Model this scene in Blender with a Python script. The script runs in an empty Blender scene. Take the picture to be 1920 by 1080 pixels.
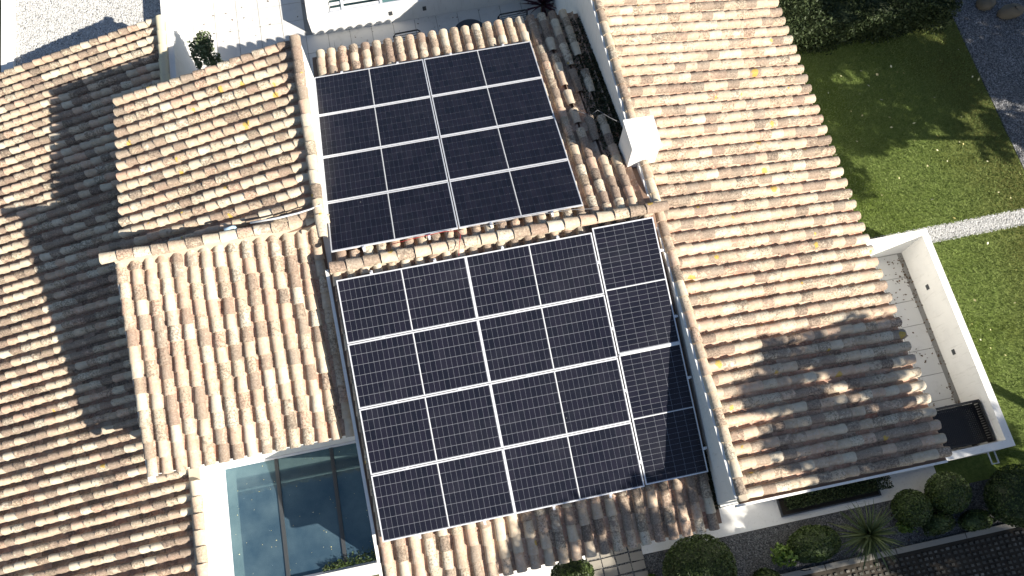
import bpy, math, random
import numpy as np
from mathutils import Matrix, Vector, Euler
random.seed(7); rng = np.random.default_rng(7)
sc = bpy.context.scene
col = sc.collection

# ------------------------------------------------------------------ camera
F, TX, SY, YZ = 1519.0147, .3346, -.0749, -.1896
CAM = Vector((1.9129, -5.3445, 13.2153))
RW = Matrix.Rotation(TX, 3, 'X') @ Matrix.Rotation(SY, 3, 'Y') @ Matrix.Rotation(YZ, 3, 'Z')
cd = bpy.data.cameras.new('camera'); cam = bpy.data.objects.new('camera', cd); col.objects.link(cam)
cam.matrix_world = Matrix.Translation(CAM) @ RW.to_4x4()
cd.sensor_width = 36; cd.lens = F / 1920 * 36; cd.clip_end = 600; cd.clip_start = .1
sc.camera = cam

# ------------------------------------------------------------------ light
SUN = Vector((1.115, -1.0, 1.0)).normalized()          # towards the sun
world = bpy.data.worlds.new('World'); sc.world = world; world.use_nodes = True
wn = world.node_tree
sky = wn.nodes.new('ShaderNodeTexSky'); sky.sky_type = 'NISHITA'; sky.sun_disc = False
sky.sun_elevation = math.asin(SUN.z); sky.sun_rotation = math.atan2(SUN.x, SUN.y)
sky.air_density = 1.0; sky.dust_density = .6; sky.ozone_density = 1.2
bg = wn.nodes['Background']; bg.inputs['Strength'].default_value = .056
wn.links.new(sky.outputs[0], bg.inputs[0])
sl = bpy.data.lights.new('sun', 'SUN'); sl.energy = 4.8; sl.angle = math.radians(.5); sl.color = (1, .93, .82)
so = bpy.data.objects.new('sun', sl); col.objects.link(so); so.location = (20, -20, 25)
so.rotation_euler = SUN.to_track_quat('Z', 'Y').to_euler()
vs = sc.view_settings
vs.view_transform = 'Standard'; vs.look = 'None'; vs.exposure = 1.1; vs.gamma = 1; vs.use_curve_mapping = False

# ------------------------------------------------------------------ helpers
def project(p):
    d = RW.transposed() @ (Vector(p) - CAM)
    return 960 + F * d.x / -d.z, 540 - F * d.y / -d.z

class NT:
    def __init__(s, name):
        s.m = bpy.data.materials.new(name); s.m.use_nodes = True
        s.t = s.m.node_tree; s.b = s.t.nodes['Principled BSDF']
        s.pos = s.n('ShaderNodeNewGeometry').outputs['Position']
    def n(s, k, **kw):
        x = s.t.nodes.new(k)
        for a, v in kw.items(): setattr(x, a, v)
        return x
    def set(s, sock, v):
        if hasattr(v, 'links'): s.t.links.new(v, sock)
        else: sock.default_value = v
    def noise(s, scale, detail=3, rough=.6, vec=None, out='Fac'):
        x = s.n('ShaderNodeTexNoise'); x.inputs['Scale'].default_value = scale
        x.inputs['Detail'].default_value = detail; x.inputs['Roughness'].default_value = rough
        s.set(x.inputs['Vector'], vec or s.pos); return x.outputs[out]
    def voro(s, scale, out='Distance', feature='F1', vec=None):
        x = s.n('ShaderNodeTexVoronoi', feature=feature); x.inputs['Scale'].default_value = scale
        s.set(x.inputs['Vector'], vec or s.pos); return x.outputs[out]
    def ramp(s, fac, stops, mode='LINEAR'):
        x = s.n('ShaderNodeValToRGB'); x.color_ramp.interpolation = mode
        e = x.color_ramp.elements
        while len(e) < len(stops): e.new(.5)
        for q, (p, c) in zip(e, stops):
            q.position = p; q.color = (*(c if hasattr(c, '__len__') else (c, c, c)), 1)
        s.set(x.inputs[0], fac); return x.outputs[0]
    def math(s, op, a, b=0, c=None, clamp=False):
        x = s.n('ShaderNodeMath', operation=op, use_clamp=clamp)
        s.set(x.inputs[0], a); s.set(x.inputs[1], b)
        if c is not None: s.set(x.inputs[2], c)
        return x.outputs[0]
    def mix(s, f, a, b, mode='MIX'):
        x = s.n('ShaderNodeMix', data_type='RGBA', blend_type=mode)
        s.set(x.inputs[0], f)
        for sock, v in ((x.inputs[6], a), (x.inputs[7], b)):
            if isinstance(v, tuple): sock.default_value = (*v, 1)
            else: s.set(sock, v)
        return x.outputs[2]
    def rnd(s):
        a = s.n('ShaderNodeAttribute', attribute_name='rnd').outputs['Fac']
        o = s.n('ShaderNodeObjectInfo').outputs['Random']
        return s.math('FRACT', s.math('ADD', a, o))
    def white(s, v):
        x = s.n('ShaderNodeTexWhiteNoise', noise_dimensions='1D'); s.set(x.inputs['W'], v); return x.outputs['Value']
    def fin(s, color, rough=.85, bump=None, dist=.01, strength=.6, **kw):
        if isinstance(color, tuple): s.b.inputs['Base Color'].default_value = (*color, 1)
        else: s.set(s.b.inputs['Base Color'], color)
        s.set(s.b.inputs['Roughness'], rough)
        if bump is not None:
            x = s.n('ShaderNodeBump'); x.inputs['Distance'].default_value = dist; x.inputs['Strength'].default_value = strength
            s.set(x.inputs['Height'], bump); s.set(s.b.inputs['Normal'], x.outputs[0])
        for k, v in kw.items(): s.set(s.b.inputs[k.replace('_', ' ')], v)
        return s.m

def tile_mat(name, lichen, pan=False, yellow=.0, green=0., warm=0.):
    t = NT(name); r = t.rnd(); r2 = t.white(t.math('MULTIPLY', r, 917.3)); r3 = t.white(t.math('MULTIPLY', r, 331.7))
    if pan:
        c = t.ramp(r, [(0, (.50, .31, .23)), (.3, (.54, .38, .29)), (.6, (.46, .28, .21)), (.8, (.52, .40, .31)), (1, (.44, .23, .16))])
    else:
        rr = t.math('ADD', t.math('MULTIPLY', r, .8), t.math('MULTIPLY', t.noise(.8, 3), .22), clamp=True)
        c = t.ramp(rr, [(0, (.62, .52, .39)), (.2, (.68, .60, .47)), (.36, (.56, .46, .345)), (.52, (.64, .52, .38)), (.66, (.61, .42, .31)),
                        (.78, (.47, .38, .28)), (.86, (.62, .47, .35)), (.95, (.56, .36, .26)), (1, (.50, .24, .16))])
    if warm: c = t.mix(warm, c, (.56, .45, .32))
    c = t.mix(.55, c, t.ramp(t.noise(9, 3), [(.3, (.60, .58, .55)), (.7, (1, 1, 1))]), 'MULTIPLY')
    # pale bleaching
    c = t.mix(t.math('MULTIPLY', t.ramp(t.noise(22, 4), [(.5, 0), (.62, 1)]), .35), c, (.60, .55, .45))
    # grey-brown lichen: amount differs from tile to tile
    n1 = t.noise(19, 6, .72); n0 = t.noise(1.1, 2)
    am = t.math('ADD', t.math('MULTIPLY', t.math('POWER', r2, 2.6), .46), t.math('MULTIPLY', n0, .22))
    n2 = t.noise(8, 5, .65)
    v = t.math('ADD', t.math('ADD', t.math('MULTIPLY', n1, .55), t.math('MULTIPLY', n2, .45)), t.math('SUBTRACT', am, .375 - .22 * lichen))
    f = t.ramp(v, [(.53, 0), (.60, 1)])
    lc = t.ramp(t.noise(36, 4), [(.3, (.15, .11, .085)), (.55, (.27, .205, .16)), (.75, (.42, .34, .27))])
    c = t.mix(t.math('MULTIPLY', f, .62 + .3 * lichen), c, lc)
    blk = t.ramp(t.math('ADD', t.noise(30, 5, .72), t.math('MULTIPLY', t.math('SUBTRACT', r3, .62), .30)), [(.585 - .08 * lichen, 0), (.665 - .07 * lichen, 1)])
    c = t.mix(t.math('MULTIPLY', blk, .62), c, (.09, .07, .055))
    if green: c = t.mix(t.math('MULTIPLY', t.ramp(t.noise(7, 3), [(.55, 0), (.7, 1)]), green), c, (.20, .20, .09))
    if yellow:
        vd = t.n('ShaderNodeTexVoronoi', voronoi_dimensions='2D'); vd.inputs['Scale'].default_value = 1.9
        w = t.n('ShaderNodeVectorMath', operation='ADD'); t.set(w.inputs[0], t.pos)
        sc_ = t.n('ShaderNodeVectorMath', operation='SCALE'); t.set(sc_.inputs[0], t.noise(14, 2, out='Color')); sc_.inputs['Scale'].default_value = .09
        t.set(w.inputs[1], sc_.outputs[0]); t.set(vd.inputs['Vector'], w.outputs[0])
        sep = t.n('ShaderNodeSeparateColor'); t.set(sep.inputs[0], vd.outputs['Color'])
        size = t.math('ADD', t.math('MULTIPLY', t.math('POWER', sep.outputs[1], 2), .09), .045)
        hit = t.math('MULTIPLY', t.math('LESS_THAN', vd.outputs['Distance'], size), t.math('GREATER_THAN', sep.outputs[0], 1 - yellow))
        hit = t.math('MULTIPLY', hit, t.ramp(t.noise(70, 2), [(.36, .35), (.5, 1)]))
        c = t.mix(t.math('MULTIPLY', hit, .85), c, (.56, .37, .05))
    h = t.math('ADD', t.math('MULTIPLY', n1, .8), t.math('MULTIPLY', t.noise(9, 2), .6))
    return t.fin(c, .92, h, .012, .7, Specular_IOR_Level=.2)

M = {}
M['tile_right'] = tile_mat('clay_right', .42, yellow=.26, warm=.15)
M['tile_small'] = tile_mat('clay_small', .45, yellow=.42, green=.1)
M['tile_cream'] = tile_mat('clay_cream', .36, yellow=.0)
M['tile_mid'] = tile_mat('clay_mid', .45, yellow=.10)
M['tile_old'] = tile_mat('clay_old', .85, yellow=.06)
M['tile_left'] = tile_mat('clay_left', .66, green=.15, yellow=.02)
M['pan'] = tile_mat('clay_pan', .3, pan=True)
M['pan_dark'] = tile_mat('clay_pan_dark', .5, pan=True, green=.1)

def stucco(name, c=(.80, .79, .76), dirt=.25):
    t = NT(name)
    f = t.ramp(t.noise(2.2, 5, .65), [(.45, 0), (.8, 1)])
    cc = t.mix(t.math('MULTIPLY', f, dirt), c, tuple(x * .6 for x in c))
    mp = t.n('ShaderNodeMapping'); mp.inputs['Scale'].default_value = (6, 6, .7); t.set(mp.inputs[0], t.pos)
    st = t.ramp(t.noise(3, 4, .7, vec=mp.outputs[0]), [(.56, 0), (.74, 1)])
    cc = t.mix(t.math('MULTIPLY', st, dirt * 1.3), cc, (.36, .34, .29))
    return t.fin(cc, .9, t.noise(90, 3), .004, .5, Specular_IOR_Level=.2)
M['stucco'] = stucco('white_stucco')
M['cap'] = stucco('pale_yellow_render', (.60, .54, .38), .35)
M['mortar'] = stucco('lime_mortar', (.50, .43, .33), .5)
def floor_mat(name, base, v=.12, leafy=.5):
    t = NT(name); r = t.rnd()
    c = t.mix(t.math('MULTIPLY', r, v), base, tuple(x * .7 for x in base))
    st = t.ramp(t.noise(3.2, 6, .7), [(.52, 0), (.75, 1)])
    c = t.mix(t.math('MULTIPLY', st, leafy), c, (.33, .31, .27))
    return t.fin(c, .55, t.noise(40, 3), .002, .3)
M['floor'] = floor_mat('porcelain_floor', (.66, .65, .62), .2, .35)
M['grout'] = floor_mat('grout', (.28, .27, .25))
M['paver'] = floor_mat('stone_paver', (.33, .30, .25), .6, .7)
M['grid'] = floor_mat('grid_paver', (.055, .05, .038), .9, .8)
M['deck'] = NT('roof_deck').fin((.26, .17, .12), .95)

def plain(name, c, rough=.5, metal=0, **kw):
    t = NT(name); cc = t.mix(t.math('MULTIPLY', t.noise(12, 4), .35), c, tuple(x * .65 for x in c))
    return t.fin(cc, rough, Metallic=metal, **kw)
M['alu'] = plain('anodised_aluminium', (.78, .79, .82), .42, .35)
M['white_metal'] = plain('white_metal', (.75, .76, .76), .4)
M['dark_metal'] = plain('dark_frame', (.05, .055, .06), .4)
M['black'] = plain('black_metal', (.012, .012, .013), .45)
M['rust'] = plain('rusty_iron', (.20, .10, .06), .7)
M['pipe'] = plain('blue_grey_plastic', (.35, .48, .60), .5)
M['cable_red'] = plain('red_cable', (.35, .03, .03), .5)
M['cable_grey'] = plain('grey_cable', (.12, .12, .13), .5)
def cell_mat():
    t = NT('silicon_cell'); r = t.rnd()
    c = t.mix(r, (.0075, .0085, .015), (.0125, .0122, .021))
    st = t.noise(3.0, 4)
    c = t.mix(t.math('MULTIPLY', t.ramp(st, [(.5, 0), (.75, 1)]), .35), c, (.026, .027, .036))
    dp = t.ramp(t.voro(1.6), [(.010, .7), (.016, 0)])
    c = t.mix(dp, c, (.4, .4, .38))
    return t.fin(c, t.ramp(t.noise(.7, 4), [(.35, .14), (.7, .34)]), None, Specular_IOR_Level=.3)
M['cell'] = cell_mat()
M['backsheet'] = plain('backsheet', (.235, .245, .275), .3)
def glass_mat(name, c, c2, rough=.03):
    t = NT(name)
    d = t.ramp(t.math('ADD', t.math('MULTIPLY', t.noise(1.3, 5, .6), .8), t.math('MULTIPLY', t.noise(55, 2), .2)), [(.35, c), (.7, c2)])
    sp = t.ramp(t.voro(7), [(.018, (.4, .42, .4)), (.03, (0, 0, 0))])
    d = t.mix(1, d, sp, 'ADD')
    t.b.inputs['Specular Tint'].default_value = (.55, .86, .88, 1)
    return t.fin(d, rough, None, IOR=1.95)
M['glass_low'] = glass_mat('dusty_glass', (.022, .048, .078), (.075, .118, .145))
M['glass_teal'] = glass_mat('teal_glass', (.06, .14, .15), (.12, .22, .22))

def lawn_mat():
    t = NT('lawn')
    a = t.noise(.55, 4); b = t.noise(14, 4, .7); c0 = t.noise(120, 2, .7)
    c = t.ramp(b, [(.25, (.10, .145, .038)), (.5, (.19, .255, .068)), (.75, (.26, .32, .10))])
    c = t.mix(t.math('MULTIPLY', t.ramp(a, [(.5, 0), (.68, 1)]), .55), c, (.10, .15, .012))
    sx = t.n('ShaderNodeSeparateXYZ'); t.set(sx.inputs[0], t.pos)
    e = t.math('ADD', sx.outputs[0], t.math('MULTIPLY', a, 2.4))
    dry = t.ramp(t.math('DIVIDE', t.math('SUBTRACT', e, 14.9), 1.6, clamp=True), [(0, 0), (1, 1)])
    c = t.mix(t.math('MULTIPLY', dry, .6), c, (.16, .13, .05))
    c = t.mix(.5, c, t.ramp(c0, [(.3, (.45, .45, .45)), (.7, (1.35, 1.35, 1.2))]), 'MULTIPLY')
    return t.fin(c, .95, c0, .03, 1, Specular_IOR_Level=.15)
M['lawn'] = lawn_mat()
def leaf_mat(name, dark, light, rough=.55, spec=.35):
    t = NT(name); r = t.rnd()
    c = t.ramp(r, [(0, dark), (.7, tuple((a + b) / 2 for a, b in zip(dark, light))), (1, light)])
    return t.fin(c, rough, Specular_IOR_Level=spec)
M['blade'] = leaf_mat('grass_blades', (.115, .165, .045), (.31, .37, .13), .7, .15)
M['leaf_ball'] = leaf_mat('bush_leaves', (.014, .028, .006), (.085, .125, .030))
M['leaf_hedge'] = leaf_mat('hedge_leaves', (.010, .022, .006), (.065, .085, .035), .6, .2)
M['leaf_light'] = leaf_mat('light_leaves', (.050, .095, .012), (.14, .22, .035))
M['leaf_tree'] = leaf_mat('tree_leaves', (.03, .05, .012), (.08, .11, .03))
M['leaf_olive'] = leaf_mat('olive_leaves', (.05, .075, .028), (.20, .24, .13))
M['leaf_yucca'] = leaf_mat('yucca_leaves', (.045, .07, .02), (.15, .18, .07))
M['leaf_red'] = leaf_mat('red_leaves', (.045, .014, .022), (.11, .035, .05))
M['leaf_thin'] = leaf_mat('thin_leaves', (.06, .06, .03), (.16, .15, .09))
M['leaf_fall'] = leaf_mat('fallen', (.45, .38, .10), (.75, .72, .50))
M['leaf_dry'] = leaf_mat('dry_leaves', (.07, .045, .025), (.20, .13, .08))
M['moss'] = leaf_mat('moss', (.020, .026, .010), (.05, .055, .02))
M['bark'] = plain('bark', (.14, .10, .07), .9)
def gravel_mat(name, a, b, c, scale=38):
    t = NT(name)
    col_ = t.ramp(t.voro(scale, 'Color'), [(0, a), (.5, b), (1, c)])
    d = t.voro(scale); cc = t.mix(t.ramp(d, [(.35, 0), (.75, .8)]), col_, tuple(x * .25 for x in a))
    cc = t.mix(t.math('MULTIPLY', t.ramp(t.noise(1.2, 4), [(.45, 0), (.7, 1)]), .3), cc, tuple(x * .6 for x in b))
    return t.fin(cc, .85, t.math('SUBTRACT', 1, d), .02, 1, Specular_IOR_Level=.2)
M['gravel_white'] = gravel_mat('white_gravel', (.45, .44, .41), (.62, .61, .58), (.78, .77, .74), 30)
M['gravel_grey'] = gravel_mat('grey_gravel', (.09, .095, .10), (.15, .155, .16), (.27, .27, .27), 34)
M['gravel_yard'] = gravel_mat('yard_gravel', (.16, .16, .165), (.27, .27, .28), (.42, .42, .43), 26)
M['stone_white'] = leaf_mat('white_pebbles', (.36, .36, .35), (.70, .70, .69), .8, .2)
M['stone_grey'] = leaf_mat('grey_pebbles', (.07, .07, .07), (.28, .28, .28), .8, .2)
def asphalt():
    t = NT('asphalt'); f = t.noise(120, 3, .7)
    c = t.ramp(f, [(.3, (.09, .09, .095)), (.5, (.15, .15, .16)), (.72, (.32, .32, .33))])
    return t.fin(c, .9, f, .01, .8, Specular_IOR_Level=.2)
M['asphalt'] = asphalt()
M['soil'] = NT('soil').fin((.035, .028, .02), .95)
def ground_mat():
    t = NT('ground'); return t.fin(t.ramp(t.noise(.6, 5), [(.35, (.05, .06, .02)), (.65, (.12, .10, .06))]), .95)
M['ground'] = ground_mat()
M['rock'] = plain('rock', (.17, .14, .10), .9)

def new_mesh(name, V, Fc, mat, smooth=False):
    me = bpy.data.meshes.new(name); me.from_pydata([tuple(v) for v in V], [], [tuple(f) for f in Fc]); me.update()
    if mat is not None: me.materials.append(M[mat] if isinstance(mat, str) else mat)
    if smooth: me.polygons.foreach_set('use_smooth', [True] * len(me.polygons))
    return me
ORG = {}
def link(name, data, parent=None, **props):
    """parts given in world coordinates: the parent's own place is taken out again"""
    o = bpy.data.objects.new(name, data); col.objects.link(o)
    if parent is not None:
        o.parent = parent
        if parent in ORG: o.matrix_parent_inverse = Matrix.Translation(-ORG[parent])
    for k, v in props.items(): o[k] = v
    return o
def thing(name, label, cat, loc=(0, 0, 0), group=None):
    o = bpy.data.objects.new(name, None); col.objects.link(o); o.location = loc; o['label'] = label; o['category'] = cat
    o.empty_display_size = .1; ORG[o] = Vector(loc)
    if group: o['group'] = group
    return o
def tag(o, label, cat, group=None):
    o['label'] = label; o['category'] = cat
    if group: o['group'] = group
    return o
def boxes_mesh(name, bl, mat, bevel=0):
    V = []; Fc = []
    for (x0, x1, y0, y1, z0, z1) in bl:
        n = len(V)
        V += [(x0, y0, z0), (x1, y0, z0), (x1, y1, z0), (x0, y1, z0), (x0, y0, z1), (x1, y0, z1), (x1, y1, z1), (x0, y1, z1)]
        Fc += [tuple(n + i for i in f) for f in ((0, 3, 2, 1), (4, 5, 6, 7), (0, 1, 5, 4), (1, 2, 6, 5), (2, 3, 7, 6), (3, 0, 4, 7))]
    return new_mesh(name, V, Fc, mat)
def box(name, b, mat, parent=None, **props):
    return link(name, boxes_mesh(name, b if isinstance(b, list) else [b], mat), parent, **props)
def prism(name, prof, axis, a0, a1, mat, parent=None, **props):
    """profile (u,z) extruded along axis 'x' (u=y) or 'y' (u=x)"""
    n = len(prof); V = []
    for a in (a0, a1):
        for u, z in prof: V.append((a, u, z) if axis == 'x' else (u, a, z))
    Fc = [tuple(range(n)), tuple(range(2 * n - 1, n - 1, -1))] + [(i, n + i, n + (i + 1) % n, (i + 1) % n) for i in range(n)]
    me = new_mesh(name, V, Fc, mat)
    import bmesh
    bm = bmesh.new(); bm.from_mesh(me); bmesh.ops.recalc_face_normals(bm, faces=bm.faces); bm.to_mesh(me); bm.free()
    return link(name, me, parent, **props)
def tube(pts, r, seg=6, r1=None):
    V = []; Fc = []; pts = [Vector(p) for p in pts]; n = len(pts)
    for i, p in enumerate(pts):
        d = (pts[min(i + 1, n - 1)] - pts[max(i - 1, 0)]).normalized()
        a = d.orthogonal().normalized() if i == 0 else (a - d * a.dot(d)).normalized()
        b = d.cross(a); rr = r if r1 is None else r + (r1 - r) * i / (n - 1)
        for k in range(seg):
            t = 2 * math.pi * k / seg; V.append(p + (a * math.cos(t) + b * math.sin(t)) * rr)
    for i in range(n - 1):
        for k in range(seg):
            k2 = (k + 1) % seg; Fc.append((i * seg + k, i * seg + k2, (i + 1) * seg + k2, (i + 1) * seg + k))
    Fc.append(tuple(range(seg - 1, -1, -1))); Fc.append(tuple((n - 1) * seg + k for k in range(seg)))
    return V, Fc
def merge(parts):
    V = []; Fc = []
    for v, f in parts:
        n = len(V); V += list(v); Fc += [tuple(i + n for i in q) for q in f]
    return V, Fc
def np_mesh(name, V, Fc, mat, rnd=None, smooth=False):
    """V (n,3), Fc (m,k) with k constant"""
    me = bpy.data.meshes.new(name); m, k = Fc.shape
    me.vertices.add(len(V)); me.vertices.foreach_set('co', np.ascontiguousarray(V, dtype=np.float32).ravel())
    me.loops.add(m * k); me.loops.foreach_set('vertex_index', np.ascontiguousarray(Fc, dtype=np.int32).ravel())
    me.polygons.add(m); me.polygons.foreach_set('loop_start', np.arange(m, dtype=np.int32) * k)
    if smooth: me.polygons.foreach_set('use_smooth', np.ones(m, dtype=bool))
    me.materials.append(M[mat]); me.update(calc_edges=True)
    if rnd is not None:
        at = me.attributes.new('rnd', 'FLOAT', 'FACE'); at.data.foreach_set('value', np.asarray(rnd, dtype=np.float32))
    return me

# ------------------------------------------------------------------ clay tiles
SEG = 6
def cover_template(w0=.192, w1=.156, h0=.094, h1=.075, L=.36, th=.013, lift=.023, seed=0, zb=.022):
    r = random.Random(seed); V = []
    for (x, w, h, dz) in ((0, w0, h0, lift), (-L * .5, (w0 + w1) / 2, (h0 + h1) / 2, lift * .5), (-L, w1, h1, 0)):
        for t_ in (0, th):
            for k in range(SEG + 1):
                a = math.pi * k / SEG; jx = r.uniform(-.006, .006) if x == 0 else 0
                ww = w / 2 - t_; hh = h - t_
                V.append((x + jx, -math.cos(a) * ww + r.uniform(-.002, .002), dz + zb + math.sin(a) ** .72 * hh + r.uniform(-.0015, .0015)))
    n = SEG + 1; Fc = []
    for s in (0, 1):
        o0 = s * 2 * n; o1 = o0 + 2 * n
        for k in range(SEG):
            Fc.append((o0 + k, o0 + k + 1, o1 + k + 1, o1 + k))
            if s == 0: Fc.append((o0 + n + k + 1, o0 + n + k, o1 + n + k, o1 + n + k + 1))
    m = len(V)                      # the broken edge has vertices of its own so that it stays crisp
    V += V[:2 * n] 
    for k in range(SEG): Fc.append((m + k, m + n + k, m + n + k + 1, m + k + 1))
    m = len(V); side = [0, n, 2 * n, 3 * n, 4 * n, 5 * n, SEG, n + SEG, 2 * n + SEG, 3 * n + SEG, 4 * n + SEG, 5 * n + SEG]
    V += [V[q] for q in side]
    for b in (0, 2): Fc.append((m + b, m + b + 2, m + b + 3, m + b + 1)); Fc.append((m + 6 + b, m + 7 + b, m + 9 + b, m + 8 + b))
    return np.array(V), np.array(Fc)
def pan_template(w=.205, L=.36, lift=.018):
    V = []; K = 4; r = random.Random(3)
    for x, dz, ws in ((0, lift, .92), (-L, 0, 1.)):
        for t_ in (0, -.012):
            for k in range(K + 1):
                u = -1 + 2 * k / K; V.append((x, u * w / 2 * ws, dz + .012 + u * u * .045 + t_))
    n = K + 1; Fc = []
    for k in range(K):
        Fc.append((k, 2 * n + k, 2 * n + k + 1, k + 1)); Fc.append((k + 1, n + k + 1, n + k, k))
    return np.array(V), np.array(Fc)
COV = [cover_template(seed=i) for i in range(5)] + [cover_template(w0=.197, w1=.165, h0=.088, seed=9), cover_template(w0=.184, w1=.152, h0=.097, h1=.08, seed=11), cover_template(w0=.188, w1=.15, h0=.09, h1=.07, lift=.022, seed=12)]
PAN = pan_template()
RIDGE = [cover_template(w0=.215, w1=.175, h0=.105, h1=.085, L=.42, th=.014, lift=.024, seed=20 + i, zb=0) for i in range(4)]

def frame_mat(D, A, N, P):
    m = Matrix.Identity(4)
    for i in range(3): m[i][0] = D[i]; m[i][1] = A[i]; m[i][2] = N[i]; m[i][3] = P[i]
    return m
def flush(name, tpl_list, mats, mat, parent, **props):
    Vs = []; Fs = []; R = []; n = 0
    for (ti, mw) in mats:
        V, Fc = tpl_list[ti]; A = np.array(mw)
        Vs.append(V @ A[:3, :3].T + A[:3, 3]); Fs.append(Fc + n); n += len(V); R.append(np.full(len(Fc), rng.random()))
    if not Vs: return None
    return link(name, np_mesh(name, np.concatenate(Vs), np.concatenate(Fs), mat, np.concatenate(R)), parent, kind='stuff', **props)

def roof_field(parent, top, D, A, ncol, pitch, length, expo, mat, panmat, skip=lambda p: False, nmax=292, edge=.0, yw=1., zw=1.05, missing=lambda p: 0., offset=.115, first=0.):
    """parent: roof part. top: crest-plane point at the high edge, column 0 side."""
    D = Vector(D).normalized(); A = Vector(A).normalized(); N = D.cross(A)
    if N.z < 0: N = -N
    O = Vector(top) - N * offset
    flipA = A if D.cross(A).z > 0 else -A
    covers = []; pans = []
    for j in range(ncol + 1):
        rj = random.Random(int(j * 31 + length * 100)); sh = rj.uniform(-.05, .05)
        for kind in ('c', 'p'):
            a = first + (j + .5) * pitch if kind == 'c' else first + j * pitch
            if j == ncol or (kind == 'p' and j == 0): continue
            a += rj.uniform(-.005, .005)
            s = length + (0 if kind == 'c' else -.03) ; i = 0
            while s > edge + .08:
                P = O + A * a + D * s
                x, y = project(P + N * .1)
                if -230 < x < 2150 and -230 < y < 1310 and not skip(P) and random.random() >= missing(P) * (kind == 'c'):
                    ang = random.gauss(0, .022)
                    R_ = Matrix.Rotation(ang, 4, 'Z') @ Matrix.Rotation(random.gauss(0, .012), 4, 'Y') @ Matrix.Rotation(random.gauss(0, .03), 4, 'X')
                    cut = min(1., max(.12, (s - edge) / .36))
                    R_ = R_ @ Matrix.Diagonal((cut, yw if kind == 'c' else 1, zw if kind == 'c' else 1, 1))
                    m = frame_mat(D, flipA, N, P + N * random.uniform(-.003, .004) + A * random.uniform(-.004, .004)) @ R_
                    vis = -20 < x < 1940 and -20 < y < 1100
                    if kind == 'c': covers.append(((P - CAM).length + (0 if vis else 1000), random.randrange(len(COV)), m))
                    else: pans.append((0, m))
                s -= expo * random.uniform(.93, 1.07) if i else expo + sh
                i += 1
    covers.sort(key=lambda q: q[0])
    meshes = [new_mesh('roof_tile', V, Fc.tolist(), mat, True) for V, Fc in COV]
    for d, ti, m in covers[:nmax]:
        o = bpy.data.objects.new('roof_tile', meshes[ti]); col.objects.link(o); o.parent = parent; o.matrix_basis = m
    flush('far_roof_tiles', COV, [(q[1], q[2]) for q in covers[nmax:]], mat, parent)
    flush('channel_tiles', [PAN], pans, panmat, parent)

def ridge_line(parent, p0, p1, expo, mat, scale=1.0, name='ridge_tile', dn=Vector((0, 0, 1)), wob=.01):
    """half-round tiles in a row from p0 to p1; the wide end of each faces p1"""
    p0 = Vector(p0); p1 = Vector(p1); D = (p1 - p0).normalized(); L = (p1 - p0).length; N = (dn - D * dn.dot(D)).normalized(); A = N.cross(D)
    meshes = [new_mesh(name, V * scale, Fc.tolist(), mat, True) for V, Fc in RIDGE]
    s = expo
    while s < L + .05:
        P = p0 + D * s + N * random.uniform(-.004, .004) + A * random.uniform(-wob, wob) * .6
        m = frame_mat(D, A, N, P) @ Matrix.Rotation(random.gauss(0, .02), 4, 'Z')
        o = bpy.data.objects.new(name, random.choice(meshes)); col.objects.link(o); o.parent = parent; o.matrix_basis = m
        s += expo * random.uniform(.95, 1.05)

a1 = .2411; ca, sa = math.cos(a1), math.sin(a1); ta = math.tan(a1)
ZG = -3.9

# ================================================================== SETTING: ground
box('ground', (-120, 140, -120, 120, ZG - .6, ZG - .12), 'ground', kind='structure')
def sheet(name, x0, x1, y0, y1, z, mat, thick=.1, **p):
    return box(name, (x0, x1, y0, y1, z - thick, z), mat, kind='structure', **p)
sheet('lawn', 9.0, 15.8, .13, 9, ZG, 'lawn')
sheet('lawn', 12.4, 60, -6.45, -.22, ZG, 'lawn')
sheet('lawn', 11.12, 12.395, -5.495, -4.99, ZG, 'lawn')
sheet('gravel_path', 10.2, 40, -.212, .122, ZG - .006, 'gravel_white')
sheet('gravel_yard', 15.83, 40, .13, 14, ZG - .004, 'gravel_yard')
sheet('gravel_bed', 3.6, 12.39, -6.40, -5.50, ZG - .004, 'gravel_grey')
sheet('gravel_bed', 9.6, 11.3, 5.1, 9, ZG + .006, 'gravel_grey')
sheet('gravel_terrace', -7.56, -3.79, 7.6, 14, ZG, 'gravel_white')
sheet('paver_ground', 3.0, 16, -16, -6.52, ZG - .004, 'soil')
sheet('pavement', 4.7, 11.1, -5.49, -4.86, ZG + .005, 'stucco', )
sheet('pavement', -.5, 3.55, -6.5, -4.95, ZG + .005, 'stucco')

# terrace floor of separate tiles, and the patio floor
def tiled_floor(name, x0, x1, y0, y1, z, size, mat, holes=lambda x, y: False, gap=.007):
    base = box(name, (x0, x1, y0, y1, z - .12, z - .008), 'grout', kind='structure')
    nx = round((x1 - x0) / size); ny = round((y1 - y0) / size)
    me = boxes_mesh('floor_tile', [(gap, size - gap, gap, size - gap, -.02, 0)], mat)
    for i in range(nx):
        for j in range(ny):
            x = x0 + i * size; y = y0 + j * size
            if x + size > x1 + .3 or y + size > y1 + .3 or holes(x + size / 2, y + size / 2): continue
            u, v = project((x + size / 2, y + size / 2, z))
            if not (-150 < u < 2070 and -200 < v < 1280): continue
            o = bpy.data.objects.new('floor_tile', me); col.objects.link(o); o.parent = base
            o.location = (x, y, z + random.uniform(-.0015, .0015)); 
    return base
tiled_floor('terrace_floor', -3.2, 5.85, 5.5, 8.2, ZG, .55, 'floor')
tiled_floor('terrace_floor', -3.2, -.27, 8.2, 13, ZG, .55, 'floor')
tiled_floor('patio_floor', 9.24, 12.18, -4.86, -.33, ZG, .565, 'floor')

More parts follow.
